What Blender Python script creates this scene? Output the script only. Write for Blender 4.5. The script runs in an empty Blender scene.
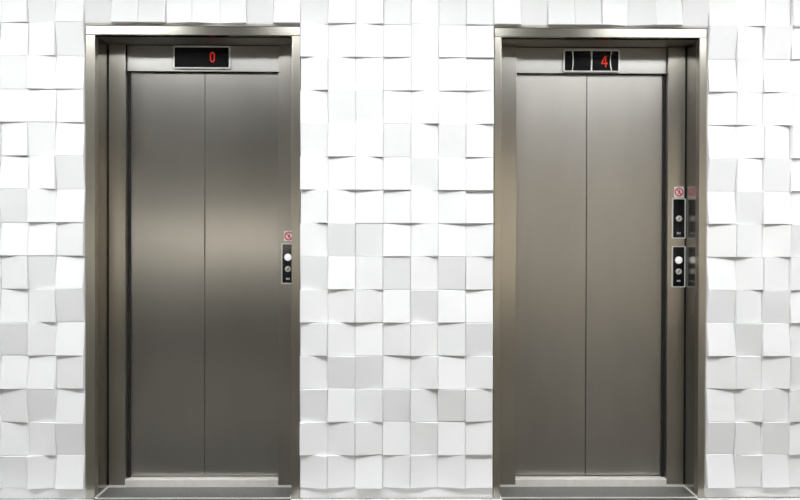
import bpy, bmesh, math, random
from mathutils import Vector, Matrix

random.seed(11)
SC = bpy.context.scene
COL = SC.collection

# ------------------------------------------------------------------ helpers
def link(name, bm, mats, parent=None, smooth=False):
    me = bpy.data.meshes.new(name)
    bmesh.ops.recalc_face_normals(bm, faces=bm.faces[:])
    bm.to_mesh(me); bm.free()
    for m in (mats if isinstance(mats, (list, tuple)) else [mats]):
        me.materials.append(m)
    if smooth:
        for p in me.polygons: p.use_smooth = True
    o = bpy.data.objects.new(name, me)
    COL.objects.link(o)
    if parent: o.parent = parent
    return o

def box_into(bm, x0, x1, y0, y1, z0, z1, bevel=0.0, mat=0, seg=2):
    t = bmesh.new()
    bmesh.ops.create_cube(t, size=1.0)
    for v in t.verts:
        v.co = Vector((x0 + (v.co.x + .5) * (x1 - x0), y0 + (v.co.y + .5) * (y1 - y0), z0 + (v.co.z + .5) * (z1 - z0)))
    if bevel > 0:
        bmesh.ops.bevel(t, geom=t.edges[:], offset=bevel, segments=seg, profile=.5, affect='EDGES')
    for f in t.faces: f.material_index = mat
    me = bpy.data.meshes.new('tmp'); t.to_mesh(me); t.free()
    bm.from_mesh(me); bpy.data.meshes.remove(me)
    return bm

def box(x0, x1, y0, y1, z0, z1, bevel=0.0):
    return box_into(bmesh.new(), x0, x1, y0, y1, z0, z1, bevel)

def rounded_rect(cx, cz, w, h, r, n=6):
    pts = []
    for qx, qz, a0 in ((1, 1, 0), (-1, 1, 90), (-1, -1, 180), (1, -1, 270)):
        for i in range(n + 1):
            a = math.radians(a0 + 90 * i / n)
            pts.append((cx + qx * (w / 2 - r) + r * math.cos(a), cz + qz * (h / 2 - r) + r * math.sin(a)))
    return pts

def prism_into(bm, pts, y0, y1, bevel=0.0):
    """outline in XZ extruded from y1 (back) to y0 (front, towards the viewer)"""
    t = bmesh.new()
    vb = [t.verts.new((x, y1, z)) for x, z in pts]
    f = t.faces.new(vb)
    r = bmesh.ops.extrude_face_region(t, geom=[f])
    nv = [e for e in r['geom'] if isinstance(e, bmesh.types.BMVert)]
    for v in nv: v.co.y = y0
    if bevel > 0:
        ed = [e for e in t.edges if all(abs(v.co.y - y0) < 1e-6 for v in e.verts)]
        bmesh.ops.bevel(t, geom=ed, offset=bevel, segments=2, profile=.5, affect='EDGES')
    me = bpy.data.meshes.new('tmp'); t.to_mesh(me); t.free()
    bm.from_mesh(me); bpy.data.meshes.remove(me)
    return bm

def ring_frame(outer, inner, y0, y1, bev=0.0015):
    """a frame: outer and inner outline (same point count) in XZ, chamfered front"""
    bm = bmesh.new()
    n = len(outer)
    cx = sum(p[0] for p in outer) / n; cz = sum(p[1] for p in outer) / n
    def mix(a, b, t): return (a[0] + (b[0] - a[0]) * t, a[1] + (b[1] - a[1]) * t)
    loops = []
    for pts, y in ((outer, y1), (outer, y0 + bev), ([mix(o, i, .3) for o, i in zip(outer, inner)], y0),
                   ([mix(o, i, .7) for o, i in zip(outer, inner)], y0), (inner, y0 + bev), (inner, y1)):
        loops.append([bm.verts.new((p[0], y, p[1])) for p in pts])
    L = len(loops)
    for k in range(L):
        a, b = loops[k], loops[(k + 1) % L]
        for i in range(n):
            bm.faces.new((a[i], a[(i + 1) % n], b[(i + 1) % n], b[i]))
    return bm

def dome_into(bm, cx, cz, r, y0, y1, n=24, dish=False):
    """round button: short cylinder with a rounded face"""
    prof = [(1.0, y1), (1.0, y0 + (y1 - y0) * .35), (.93, y0 + (y1 - y0) * .12), (.8, y0)]
    prof += [(.55, y0 + (.0006 if dish else -.0004)), (.25, y0 + (.001 if dish else -.0007))]
    loops = [[bm.verts.new((cx + r * s * math.cos(2 * math.pi * i / n), y, cz + r * s * math.sin(2 * math.pi * i / n)))
              for i in range(n)] for s, y in prof]
    for a, b in zip(loops, loops[1:]):
        for i in range(n):
            bm.faces.new((a[i], a[(i + 1) % n], b[(i + 1) % n], b[i]))
    bm.faces.new(loops[-1]); bm.faces.new(loops[0])
    return bm

def stroke_into(bm, pts, w, y0, y1, closed=False):
    """flat ribbon of width w following pts in XZ"""
    n = len(pts); L = []; R = []
    for i in range(n):
        if closed:
            a, b = Vector(pts[i - 1]), Vector(pts[(i + 1) % n])
        else:
            a, b = Vector(pts[max(i - 1, 0)]), Vector(pts[min(i + 1, n - 1)])
        d = (b - a).normalized(); nn = Vector((-d.y, d.x)) * w / 2
        L.append(Vector(pts[i]) + nn); R.append(Vector(pts[i]) - nn)
    seg = n if closed else n - 1
    for i in range(seg):
        j = (i + 1) % n
        prism_into(bm, [tuple(L[i]), tuple(L[j]), tuple(R[j]), tuple(R[i])], y0, y1)
    return bm

def empty(name, loc, label, cat, group=None):
    o = bpy.data.objects.new(name, None)
    o.empty_display_size = .05
    COL.objects.link(o); o.location = loc
    o['label'] = label; o['category'] = cat
    if group: o['group'] = group
    return o

def structure(o):
    o['kind'] = 'structure'
    return o

# ------------------------------------------------------------------ materials
def mat(name):
    m = bpy.data.materials.new(name); m.use_nodes = True
    return m, m.node_tree, m.node_tree.nodes['Principled BSDF']

def plain(name, col, rough=.5, metal=0.0, spec=.5, emit=None, estr=0.0, noise=0.0, scale=40):
    m, t, b = mat(name)
    b.inputs['Base Color'].default_value = (*col, 1)
    b.inputs['Roughness'].default_value = rough
    b.inputs['Metallic'].default_value = metal
    b.inputs['Specular IOR Level'].default_value = spec
    if emit:
        b.inputs['Emission Color'].default_value = (*emit, 1)
        b.inputs['Emission Strength'].default_value = estr
    if noise:
        tc = t.nodes.new('ShaderNodeTexCoord'); n = t.nodes.new('ShaderNodeTexNoise')
        n.inputs['Scale'].default_value = scale; n.inputs['Detail'].default_value = 5
        r = t.nodes.new('ShaderNodeValToRGB')
        r.color_ramp.elements[0].position = .3; r.color_ramp.elements[1].position = .7
        r.color_ramp.elements[0].color = (*[c * (1 - noise) for c in col], 1)
        r.color_ramp.elements[1].color = (*[min(1, c * (1 + noise)) for c in col], 1)
        t.links.new(tc.outputs['Object'], n.inputs['Vector'])
        t.links.new(n.outputs['Fac'], r.inputs['Fac'])
        t.links.new(r.outputs['Color'], b.inputs['Base Color'])
    return m

def steel(name, col, rough, grain='Z', aniso=.75, wear=.03):
    """brushed stainless steel: fine streaks along the grain, highlights spread across it"""
    m, t, b = mat(name)
    b.inputs['Metallic'].default_value = 1.0
    tc = t.nodes.new('ShaderNodeTexCoord')
    mp = t.nodes.new('ShaderNodeMapping')
    mp.inputs['Scale'].default_value = (160, 160, 1.2) if grain == 'Z' else (1.2, 160, 160)
    n = t.nodes.new('ShaderNodeTexNoise'); n.inputs['Scale'].default_value = 1; n.inputs['Detail'].default_value = 4
    t.links.new(tc.outputs['Object'], mp.inputs['Vector']); t.links.new(mp.outputs['Vector'], n.inputs['Vector'])
    # broad rubbed patches
    mp2 = t.nodes.new('ShaderNodeMapping'); mp2.inputs['Scale'].default_value = (5, 5, 1.6) if grain == 'Z' else (1.6, 5, 5)
    n2 = t.nodes.new('ShaderNodeTexNoise'); n2.inputs['Scale'].default_value = 1.6; n2.inputs['Detail'].default_value = 3
    t.links.new(tc.outputs['Object'], mp2.inputs['Vector']); t.links.new(mp2.outputs['Vector'], n2.inputs['Vector'])
    mixn = t.nodes.new('ShaderNodeMath'); mixn.operation = 'MULTIPLY_ADD'; mixn.inputs[1].default_value = .12
    t.links.new(n.outputs['Fac'], mixn.inputs[0])
    half = t.nodes.new('ShaderNodeMath'); half.operation = 'MULTIPLY'; half.inputs[1].default_value = .88
    t.links.new(n2.outputs['Fac'], half.inputs[0]); t.links.new(half.outputs[0], mixn.inputs[2])
    r = t.nodes.new('ShaderNodeValToRGB')
    r.color_ramp.elements[0].position = .3; r.color_ramp.elements[1].position = .7
    r.color_ramp.elements[0].color = (*[c * (1 - wear) for c in col], 1)
    r.color_ramp.elements[1].color = (*[c * (1 + wear) for c in col], 1)
    t.links.new(mixn.outputs[0], r.inputs['Fac']); t.links.new(r.outputs['Color'], b.inputs['Base Color'])
    mr = t.nodes.new('ShaderNodeMapRange')
    mr.inputs['From Min'].default_value = .3; mr.inputs['From Max'].default_value = .7
    mr.inputs['To Min'].default_value = rough * .96; mr.inputs['To Max'].default_value = rough * 1.04
    t.links.new(mixn.outputs[0], mr.inputs['Value']); t.links.new(mr.outputs['Result'], b.inputs['Roughness'])
    b.inputs['Anisotropic'].default_value = aniso
    b.inputs['Anisotropic Rotation'].default_value = .25
    tg = t.nodes.new('ShaderNodeCombineXYZ')
    for i, v in enumerate((0, 0, 1) if grain == 'Z' else (1, 0, 0)): tg.inputs[i].default_value = v
    t.links.new(tg.outputs[0], b.inputs['Tangent'])
    return m

STEEL = (.60, .575, .53)
M = {}
M['door'] = steel('brushed_steel_door', (.44, .425, .395), .30, 'Z', .8)
M['door_worn'] = steel('brushed_steel_door_rubbed', (.43, .415, .39), .42, 'Z', .65, .05)
M['panel'] = steel('brushed_steel_panel', (.43, .41, .375), .30, 'Z', .7)
M['jamb'] = steel('brushed_steel_jamb', (.42, .40, .36), .24, 'Z', .5)
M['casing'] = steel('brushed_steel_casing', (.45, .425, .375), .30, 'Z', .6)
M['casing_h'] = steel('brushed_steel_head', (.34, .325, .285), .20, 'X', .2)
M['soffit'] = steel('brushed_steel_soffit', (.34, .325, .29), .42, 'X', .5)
M['header'] = steel('brushed_steel_header', (.51, .50, .475), .30, 'Z', .7, .015)
M['sill'] = plain('ribbed_aluminium', (.80, .78, .74), .5, .15, noise=.05, scale=30)
M['trim_metal'] = plain('polished_aluminium', (.85, .83, .80), .45, .15)
M['chrome'] = plain('satin_chrome', (.74, .73, .71), .4, .35)
M['seal_and_shade'] = plain('black_seal_shade', (.012, .011, .011), .7)  # rubber of the door seal, also the painted shade in the gaps
M['shaft'] = plain('dark_concrete', (.02, .019, .018), .9, noise=.3)
M['black'] = plain('black_acrylic', (.006, .006, .008), .12, 0, .3)
M['red_led'] = plain('red_led', (.4, .02, .01), .5, 0, .3, (1, .045, .012), .40)
M['lit_white'] = plain('lit_white_button', (.9, .9, .9), .3, 0, .5, (1, 1, 1), .35)
M['silver'] = plain('silver_key_switch', (.66, .64, .58), .35, .5)
M['mark'] = plain('grey_print', (.62, .62, .60), .5)
M['slot'] = plain('dark_slot', (.03, .028, .025), .5)
M['sign_white'] = plain('white_vinyl', (.82, .80, .80), .4)
M['sign_red'] = plain('red_print', (.72, .035, .07), .45)
M['sign_black'] = plain('black_print', (.05, .03, .03), .5)
M['baseboard'] = plain('white_paint', (.80, .80, .80), .4)
M['plaster'] = plain('plaster', (.33, .315, .29), .8, noise=.06, scale=6)
M['side_plaster'] = plain('warm_plaster', (.78, .77, .75), .8, noise=.05, scale=6)
M['ceiling'] = plain('ceiling_paint', (.70, .70, .69), .85, noise=.02, scale=8)
M['lamp'] = plain('lamp_diffuser', (.9, .9, .9), .5, 0, .3, (.965, .985, 1), 18.6)
M['lamp_body'] = plain('white_metal', (.8, .8, .8), .4)
M['glass'] = plain('window_glass', (1, 1, 1), .02)
M['glass'].node_tree.nodes['Principled BSDF'].inputs['Transmission Weight'].default_value = 1.0

M['tinted'] = plain('tinted_glass', (.27, .25, .215), .02)
M['tinted'].node_tree.nodes['Principled BSDF'].inputs['Transmission Weight'].default_value = 1.0

def granite(name, c0, c1, rough):
    m, t, b = mat(name)
    tc = t.nodes.new('ShaderNodeTexCoord'); v = t.nodes.new('ShaderNodeTexNoise')
    v.inputs['Scale'].default_value = 160; v.inputs['Detail'].default_value = 6
    r = t.nodes.new('ShaderNodeValToRGB')
    r.color_ramp.elements[0].position = .35; r.color_ramp.elements[1].position = .65
    r.color_ramp.elements[0].color = (*c0, 1); r.color_ramp.elements[1].color = (*c1, 1)
    t.links.new(tc.outputs['Object'], v.inputs['Vector']); t.links.new(v.outputs['Fac'], r.inputs['Fac'])
    t.links.new(r.outputs['Color'], b.inputs['Base Color']); b.inputs['Roughness'].default_value = rough
    return m
M['granite'] = granite('grey_granite', (.10, .10, .095), (.17, .168, .16), .35)
M['pale_stone'] = plain('pale_border_stone', (.78, .78, .78), .5, noise=.02, scale=20)
M['floor'] = granite('floor_stone', (.06, .058, .054), (.09, .087, .082), .3)

def tile_material():
    m, t, b = mat('white_glazed_tile')
    b.inputs['Base Color'].default_value = (.925, .925, .93, 1)
    b.inputs['Roughness'].default_value = .28
    b.inputs['Specular IOR Level'].default_value = .45
    tc = t.nodes.new('ShaderNodeTexCoord'); n = t.nodes.new('ShaderNodeTexNoise')
    n.inputs['Scale'].default_value = 38; n.inputs['Detail'].default_value = 1.5
    bp = t.nodes.new('ShaderNodeBump'); bp.inputs['Strength'].default_value = .12; bp.inputs['Distance'].default_value = .002
    t.links.new(tc.outputs['Object'], n.inputs['Vector']); t.links.new(n.outputs['Fac'], bp.inputs['Height'])
    t.links.new(bp.outputs['Normal'], b.inputs['Normal'])
    return m
M['tile'] = tile_material()
M['grout'] = plain('cream_grout', (.62, .585, .52), .85, noise=.05, scale=60)

# ------------------------------------------------------------------ measures (metres; frame fronts lie near y = 0, viewer at -y)
LIFT_X = (-.9155, .977)
OUT, INN, OPEN = .495, .456, .370          # half widths: casing outside, jamb face, door opening
TOP_OUT, TOP_IN, HEAD = 2.192, 2.150, 2.022
FRONT, PANEL, DOOR = -.012, .150, .196
FLOOR_Z = 0.0
CEIL = 2.80
XL, XR, YB = -3.6, 3.6, -6.6

# ------------------------------------------------------------------ tiled wall
ROW0, ROWH = .0525, .15364
NROW = 18
xs = []
left = [-1.798, -1.6716, -1.5445, -1.4145]
k = left[0]
ext = []
while k > XL + .13:
    k -= .127; ext.append(k)
xs = list(reversed(ext)) + left
xs += [-1.4145 + (i + 1) * (.996 / 8) for i in range(8)]
xs += [-.4185 + (i + 1) * (.895 / 7) for i in range(7)]
xs += [.4765 + (i + 1) * (1.002 / 8) for i in range(8)]
xs += [1.6085, 1.737, 1.8655]
k = 1.8655
while k < XR - .13:
    k += .127; xs.append(k)
ncol = len(xs) - 1
first = len(ext)                           # index of the leftmost column in the photograph

# which edge of the tile stands out: U bottom edge (faces up), D top edge (faces down), L left, R right
MID = {'A': 'DURDLDL', 'B': 'LRLUDUU', 'C': 'RLURLRU', 'D': 'LDDURUR'}
LEFT = {'A': 'RDU', 'B': 'URD', 'C': 'DLU', 'D': 'UUR'}
RIGHT = {'A': 'URLL', 'B': 'DLDU', 'C': 'UDUR', 'D': 'RLRD'}
TOPL = 'DUURLRDU'
TOPR = 'UDUULRUD'
def kind(col, row):
    c = col - first; band = 'CBAD'[row % 4]
    if 0 <= c < 3: return LEFT[band][c]
    if 3 <= c < 11: return TOPL[c - 3] if row == 14 else random.choice('UDLR')
    if 11 <= c < 18:
        if c == 17 and row == 4: return 'D'
        return MID[band][c - 11]
    if 18 <= c < 26: return TOPR[c - 18] if row == 14 else random.choice('UDLR')
    if 26 <= c < 30: return RIGHT[band][c - 26]
    return random.choice('UDLR')

LOW, HIGH = .011, .0315
wb = bmesh.new()
# plaster body with the two lift openings
xo = [(x - OUT - .002, x + OUT + .002) for x in LIFT_X]
edges = [XL, xo[0][0], xo[0][1], xo[1][0], xo[1][1], XR]
for i in (0, 2, 4):
    box_into(wb, edges[i], edges[i + 1], 0, .30, 0, CEIL, mat=1)
    box_into(wb, edges[i], edges[i + 1], -.007, 0, ROW0 + .002, CEIL, mat=1)
for a, b in xo:
    box_into(wb, a, b, 0, .30, TOP_OUT + .002, CEIL, mat=1)
    box_into(wb, a, b, -.007, 0, TOP_OUT + .004, CEIL, mat=1)
TR = .0006
for r in range(NROW):
    z0 = ROW0 + r * ROWH; z1 = min(z0 + ROWH, CEIL - .002)
    for c in range(ncol):
        x0, x1 = xs[c], xs[c + 1]
        cc = c - first
        if r < 14 and (3 <= cc < 11 or 18 <= cc < 26): continue
        k = kind(c, r)
        lo = LOW + random.uniform(-.002, .002); hi = HIGH + random.uniform(-.004, .004)
        h = {'U': (hi, hi, lo, lo), 'D': (lo, lo, hi, hi), 'L': (hi, lo, lo, hi), 'R': (lo, hi, hi, lo)}[k]   # BL BR TR TL
        g = TR; ch = .0022
        P = [(x0 + g, z0 + g), (x1 - g, z0 + g), (x1 - g, z1 - g), (x0 + g, z1 - g)]
        I = [(x0 + g + ch, z0 + g + ch), (x1 - g - ch, z0 + g + ch), (x1 - g - ch, z1 - g - ch), (x0 + g + ch, z1 - g - ch)]
        vb = [wb.verts.new((p[0], .0, p[1])) for p in P]
        vm = [wb.verts.new((p[0], -max(.002, hh - .0018), p[1])) for p, hh in zip(P, h)]
        vt = [wb.verts.new((p[0], -hh, p[1])) for p, hh in zip(I, h)]
        for i in range(4):
            j = (i + 1) % 4
            wb.faces.new((vb[i], vb[j], vm[j], vm[i])); wb.faces.new((vm[i], vm[j], vt[j], vt[i]))
        wb.faces.new(vt)
wall = structure(link('wall_back', wb, [M['tile'], M['grout']]))

# skirting below the tiles
for nm, a, b in (('baseboard_left', XL, -.9155 - OUT - .002), ('baseboard_centre', -.9155 + OUT + .002, .977 - OUT - .002), ('baseboard_right', .977 + OUT + .002, XR)):
    structure(link(nm, box(a, b, -.006, 0, 0, ROW0, .0015), M['baseboard']))

# ------------------------------------------------------------------ rest of the lobby
structure(link('floor', box(XL, XR, YB, .30, -.12, FLOOR_Z), M['floor']))
for i, (a, b) in enumerate(((XL, LIFT_X[0] - INN), (LIFT_X[0] + INN, LIFT_X[1] - INN), (LIFT_X[1] + INN, XR))):
    structure(link('trim_%d' % (i + 1), box(a, b, -.14, FRONT - .001, 0, .0006), M['pale_stone']))
structure(link('ceiling', box(XL, XR, YB, .30, CEIL, CEIL + .1), M['ceiling']))
structure(link('wall_left', box(XL - .1, XL, YB, .30, -.12, CEIL + .1), M['side_plaster']))
structure(link('wall_right', box(XR, XR + .1, YB, .30, -.12, CEIL + .1), M['side_plaster']))
structure(link('wall_shaft', box(XL - .1, XR + .1, .30, .42, -.12, CEIL + .1), M['shaft']))
# wall behind the viewer with a long low window and a larger tinted one
WIN = [(-3.2, -1.25, 1.02, 1.38, 'glass'), (1.35, 3.35, .30, 2.45, 'tinted')]
fw = bmesh.new()
px = XL
for a, b, z0, z1, g in WIN:
    box_into(fw, px, a, YB - .2, YB, -.12, CEIL + .1)
    box_into(fw, a, b, YB - .2, YB, -.12, z0); box_into(fw, a, b, YB - .2, YB, z1, CEIL + .1)
    px = b
box_into(fw, px, XR, YB - .2, YB, -.12, CEIL + .1)
structure(link('wall_front', fw, M['plaster']))
for i, (a, b, z0, z1, g) in enumerate(WIN):
    w = bmesh.new()
    for q in ((a, b, z0, z0 + .04), (a, b, z1 - .04, z1), (a, a + .04, z0 + .04, z1 - .04), (b - .04, b, z0 + .04, z1 - .04), ((a + b) / 2 - .02, (a + b) / 2 + .02, z0 + .04, z1 - .04)):
        box_into(w, q[0], q[1], YB - .12, YB - .06, q[2], q[3])
    wf = structure(link('window_%d' % (i + 1), w, M['lamp_body']))
    link('window_pane', box(a + .03, b - .03, YB - .094, YB - .088, z0 + .03, z1 - .03), M[g], wf)

# ceiling luminaires: a row washing the tiled wall, another over the lobby
def ceiling_light(x, y, wx, wy, label, group):
    t = empty('ceiling_light', (x, y, CEIL), label, 'ceiling light', group)
    fr = bmesh.new(); b = .025
    for q in ((-wx / 2 - b, wx / 2 + b, -wy / 2 - b, -wy / 2), (-wx / 2 - b, wx / 2 + b, wy / 2, wy / 2 + b),
              (-wx / 2 - b, -wx / 2, -wy / 2, wy / 2), (wx / 2, wx / 2 + b, -wy / 2, wy / 2)):
        box_into(fr, q[0], q[1], q[2], q[3], -.03, 0)
    link('light_frame', fr, M['lamp_body'], t)
    link('light_diffuser', box(-wx / 2, wx / 2, -wy / 2, wy / 2, -.022, -.002), M['lamp'], t)
    return t
for x in (-2.2, 0, 2.2):
    ceiling_light(x, -.62, 1.5, .05, 'narrow white ceiling light in the row nearer the tiled wall', 'ceiling lights nearer the tiled wall')
    ceiling_light(x, -1.65, 1.5, .56, 'broad white ceiling light in the row farther from the tiled wall', 'ceiling lights farther from the tiled wall')

# ------------------------------------------------------------------ lifts
def elevator(cx, INN, ic, oc, seam, door_mat, label):
    """ic, oc, seam: offsets of the reveal, of the door opening and of the meeting line of the leaves"""
    e = empty('elevator', (cx, 0, 0), label, 'elevator')
    # casing round the opening, standing proud of the wall
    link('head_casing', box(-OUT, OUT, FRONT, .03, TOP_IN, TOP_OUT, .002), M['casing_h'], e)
    for s in (-1, 1):
        a, b = sorted((s * OUT, ic + s * INN))
        link('side_casing', box(a, b, FRONT, .03, 0.0006, TOP_IN, .002), M['casing'], e)
    # deep reveal
    for s in (-1, 1):
        a, b = sorted((ic + s * (INN + .0005), ic + s * (INN + .008)))
        link('side_jamb', box(a, b, FRONT + .003, PANEL + .02, 0.0006, TOP_IN), M['jamb'], e)
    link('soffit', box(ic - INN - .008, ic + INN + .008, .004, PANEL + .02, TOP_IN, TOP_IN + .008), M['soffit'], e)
    # fixed panels beside the doors, with their returns towards the doors
    for s in (-1, 1):
        bm = bmesh.new()
        a, b = sorted((oc + s * OPEN, ic + s * (INN - .005)))
        box_into(bm, a, b, PANEL, PANEL + .012, .012, TOP_IN - .003, .0012)
        a, b = sorted((oc + s * OPEN, oc + s * (OPEN + .010)))
        box_into(bm, a, b, PANEL + .012, DOOR - .012, .040, HEAD)
        link('entrance_panel', bm, M['panel'], e)
        a, b = sorted((ic + s * (INN - .006), ic + s * INN))
        link('corner_gap_shade', box(a, b, PANEL + .004, PANEL + .014, .012, TOP_IN - .003), M['seal_and_shade'], e)  # black strip painted in for the shadow in the corner gap
        a, b = sorted((oc + s * (OPEN - (.013 if s * cx > 0 else .001)), oc + s * (OPEN + .006)))
        link('reveal_shade_strip', box(a, b, DOOR - .011, DOOR - .002, .040, HEAD), M['seal_and_shade'], e)  # black strip stands in for the shade of the reveal beside the leaves
    # header over the doors
    hb = box(oc - OPEN, oc + OPEN, PANEL + .022, PANEL + .034, HEAD, TOP_IN - .002, .0015)
    box_into(hb, oc - OPEN, oc + OPEN, PANEL + .034, DOOR - .004, HEAD, HEAD + .012)
    link('header_panel', hb, M['header'], e)
    # two sliding leaves
    for s in (-1, 1):
        a, b = sorted((seam + s * .0016, oc + s * (OPEN + .05)))
        d = link('door_leaf', box(a, b, DOOR, DOOR + .035, .045, HEAD + .05, .0015), door_mat, e)
    link('door_seal', box(seam - .004, seam + .004, DOOR + .012, DOOR + .03, .045, HEAD + .04), M['seal_and_shade'], e)
    # metal sill with running grooves, raised a little over the threshold
    sb = bmesh.new()
    box_into(sb, oc - OPEN, oc + OPEN, PANEL - .002, DOOR - .016, .003, .039, .001)
    for q in range(3):
        y = DOOR - .013 + q * .016
        box_into(sb, oc - OPEN, oc + OPEN, y, y + .012, .003, .039)
    link('sill', sb, M['sill'], e)
    # stone threshold in the reveal and the bright angle round its edges
    link('threshold', box(ic - INN + .006, ic + INN - .006, FRONT + .004, PANEL - .004, 0.0005, .004, .0008), M['granite'], e)
    tb = bmesh.new()
    box_into(tb, ic - INN, ic - INN + .006, FRONT + .004, PANEL - .004, .0005, .009)
    box_into(tb, ic + INN - .006, ic + INN, FRONT + .004, PANEL - .004, .0005, .009)
    box_into(tb, ic - INN, ic + INN, FRONT, FRONT + .004, .0005, .0055)
    box_into(tb, ic - INN, oc - OPEN, PANEL - .006, PANEL + .004, .0005, .012)
    box_into(tb, oc + OPEN, ic + INN, PANEL - .006, PANEL + .004, .0005, .012)
    link('threshold_trim', tb, M['trim_metal'], e)
    return e

elevator(LIFT_X[0], .454, .0024, .002, .005, M['door'], 'brushed steel elevator doorway on the left, closed two-leaf door under a display reading 0')
elevator(LIFT_X[1], .463, -.001, .004, -.012, M['door_worn'], 'brushed steel elevator doorway on the right, closed two-leaf door under a display reading 4')

# ------------------------------------------------------------------ floor indicators
def indicator(cx, z0, digit, label):
    w, h = .278, .112
    yb = PANEL + .0215; yf = yb - .012
    t = empty('floor_display', (cx, yb, z0), label, 'display', 'floor displays over the lift doors')
    cz = h / 2
    o = rounded_rect(0, cz, w, h, .010); i = rounded_rect(0, cz, w - .016, h - .016, .005)
    link('bezel', ring_frame(o, i, yf - yb, 0), M['chrome'], t)
    sc = link('screen', prism_into(bmesh.new(), rounded_rect(0, cz, w - .0162, h - .0162, .005), yf - yb + .003, 0), M['black'], t)
    y0 = yf - yb + .0018; y1 = yf - yb + .003
    bm = bmesh.new()
    if digit == '0':
        px, pz, rw, rh = .052, cz + .001, .009, .0225
        pts = []
        for sx, sz in ((1, 1), (-1, 1), (-1, -1), (1, -1)):
            q = [(px + sx * rw, pz + sz * (rh - .007)), (px + sx * (rw - .007), pz + sz * rh)]
            pts += q if sx * sz > 0 else q[::-1]
        stroke_into(bm, pts, .0058, y0, y1, closed=True)
    else:
        px, pz = .063, cz - .003
        stroke_into(bm, [(px + .004, pz + .026), (px - .012, pz - .006), (px - .012, pz - .008)], .0058, y0, y1)
        stroke_into(bm, [(px - .0155, pz - .0095), (px + .016, pz - .0095)], .0058, y0, y1)
        stroke_into(bm, [(px + .0065, pz + .026), (px + .0065, pz - .028)], .0058, y0, y1)
    link('digit', bm, M['red_led'], sc)
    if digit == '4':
        link('divider_or_glint', box(-.0035, .0035, yf - yb + .0005, yf - yb + .004, .008, h - .008, .001), M['chrome'], t)
        for x, bow in ((-.094, .004), (.098, -.006)):  # these two bowed bars are reflections in the glass, built as geometry
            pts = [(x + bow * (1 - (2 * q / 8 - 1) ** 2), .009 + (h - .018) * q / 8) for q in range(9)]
            link('divider_or_glint', stroke_into(bmesh.new(), pts, .0045, yf - yb + .0015, yf - yb + .004), M['silver'], t)
    return t
indicator(LIFT_X[0] - .003, 2.033, '0', 'black floor display with a red 0 and silver bezel')
indicator(LIFT_X[1] + .002, 2.026, '4', 'black floor display with a red 4, an upright silver bar and two modelled reflection lines')

# ------------------------------------------------------------------ call panels
def call_panel(cx, z0, h, w, buttons, mark_z, label):
    yb = PANEL - .0004
    t = empty('call_panel', (cx, yb, z0), label, 'call panel', 'lift call panels')
    o = rounded_rect(0, h / 2, w, h, .006); i = rounded_rect(0, h / 2, w - .011, h - .011, .003)
    link('bezel', ring_frame(o, i, -.010, 0, .002), M['chrome'], t)
    fp = link('faceplate', prism_into(bmesh.new(), rounded_rect(0, h / 2, w - .0112, h - .0112, .003), -.006, 0), M['black'], t)
    for z, k in buttons:
        if k == 'white':
            b = link('button', dome_into(bmesh.new(), 0, z, .0165, -.012, -.006), M['lit_white'], t, True)
            b['label'] = 'lit white button'
            lk = bmesh.new(); ring_o = [(.0185 * math.cos(a * math.pi / 12), z + .0185 * math.sin(a * math.pi / 12)) for a in range(24)]
            ring_i = [(.0167 * math.cos(a * math.pi / 12), z + .0167 * math.sin(a * math.pi / 12)) for a in range(24)]
            lk.free()
            link('button_ring', ring_frame(ring_o, ring_i, -.008, -.006, .0005), M['silver'], b)
        else:
            b = link('key_switch', dome_into(bmesh.new(), 0, z, .0145, -.012, -.006, dish=True), M['silver'], t, True)
            b['label'] = 'silver round key switch'
            link('key_slot', stroke_into(bmesh.new(), [(-.004, z - .006), (.004, z + .006)], .004, -.0122, -.0108), M['slot'], b)
    mk = bmesh.new()
    for q in (-1, 0, 1):
        box_into(mk, q * .0062 - .0022, q * .0062 + .0022, -.0066, -.006, mark_z - .004, mark_z + .004)
    link('printed_mark', mk, M['mark'], fp)
    return t

W = .064; WR = .067
call_panel(1.4035, .977, .202, WR, [(.133, 'white'), (.078, 'key')], .032,
           'lower call panel beside the right lift, white lit button over a silver switch')
call_panel(1.4035, 1.2145, .197, WR, [(.098, 'key')], .027,
           'upper call panel beside the right lift, a single silver switch on black')
call_panel(-.4965, .990, .198, W, [(.130, 'white'), (.073, 'key')], .026,
           'only call panel of the left lift, white lit button over a silver switch')

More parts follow.
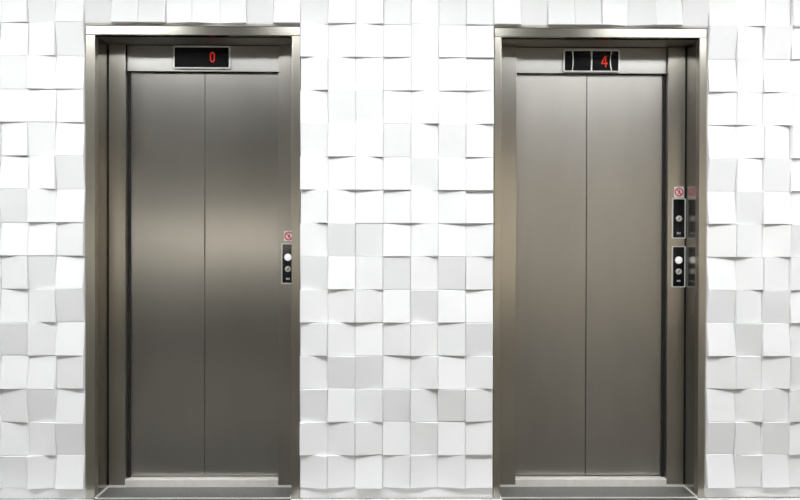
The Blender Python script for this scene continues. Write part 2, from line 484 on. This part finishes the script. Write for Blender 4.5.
# ------------------------------------------------------------------ prohibition stickers
def sign(cx, z0, w, h, label):
    t = empty('prohibition_sign', (cx, PANEL - .0004, z0), label, 'sign', 'prohibition signs over the call panels')
    link('sign_plate', prism_into(bmesh.new(), rounded_rect(0, h / 2, w, h, .002), -.0012, 0), M['sign_white'], t)
    R = w * .40
    bm = bmesh.new()
    circ = [(R * math.cos(a * math.pi / 16), h / 2 + R * math.sin(a * math.pi / 16)) for a in range(32)]
    stroke_into(bm, circ, .0062, -.0016, -.0012, closed=True)
    q = R * .70
    stroke_into(bm, [(-q, h / 2 + q), (q, h / 2 - q)], .0055, -.0018, -.0012)
    link('red_ring', bm, M['sign_red'], t)
    fg = bmesh.new()
    prism_into(fg, [(.003 * math.cos(a * math.pi / 6) + .001, h / 2 + .0105 + .003 * math.sin(a * math.pi / 6)) for a in range(12)], -.0015, -.0012)
    prism_into(fg, [(-.004, h / 2 + .006), (.006, h / 2 + .006), (.005, h / 2 - .004), (.008, h / 2 - .012), (.004, h / 2 - .012), (.001, h / 2 - .004), (-.003, h / 2 - .012), (-.006, h / 2 - .012), (-.003, h / 2 - .002)], -.0015, -.0012)
    link('pictogram', fg, M['sign_black'], t)
    return t
sign(1.406, 1.4155, .047, .053, 'small red and white prohibition sign above the two call panels of the right lift')
sign(-.493, 1.1985, .047, .049, 'small red and white prohibition sign above the single call panel of the left lift')

# ------------------------------------------------------------------ daylight outside, camera, colour
w = bpy.data.worlds.new('World'); SC.world = w; w.use_nodes = True
bg = w.node_tree.nodes['Background']
bg.inputs['Color'].default_value = (1, .94, .83, 1); bg.inputs['Strength'].default_value = 8.0

cam = bpy.data.cameras.new('camera'); co = bpy.data.objects.new('camera', cam); COL.objects.link(co)
cam.sensor_width = 36; cam.lens = 772 / 800 * 36
cam.shift_y = -5.3 / 800
cam.clip_start = .05
R = Matrix.Rotation(math.radians(-.7), 3, 'Z') @ Matrix.Rotation(math.radians(90 - .35), 3, 'X') @ Matrix.Rotation(math.radians(.14), 3, 'Z')
co.rotation_euler = R.to_euler(); co.location = (0, -3.6, 1.205)
SC.camera = co
SC.view_settings.view_transform = 'Standard'; SC.view_settings.look = 'None'
SC.view_settings.gamma = 1; SC.view_settings.use_curve_mapping = False
SC.view_settings.exposure = 0.05
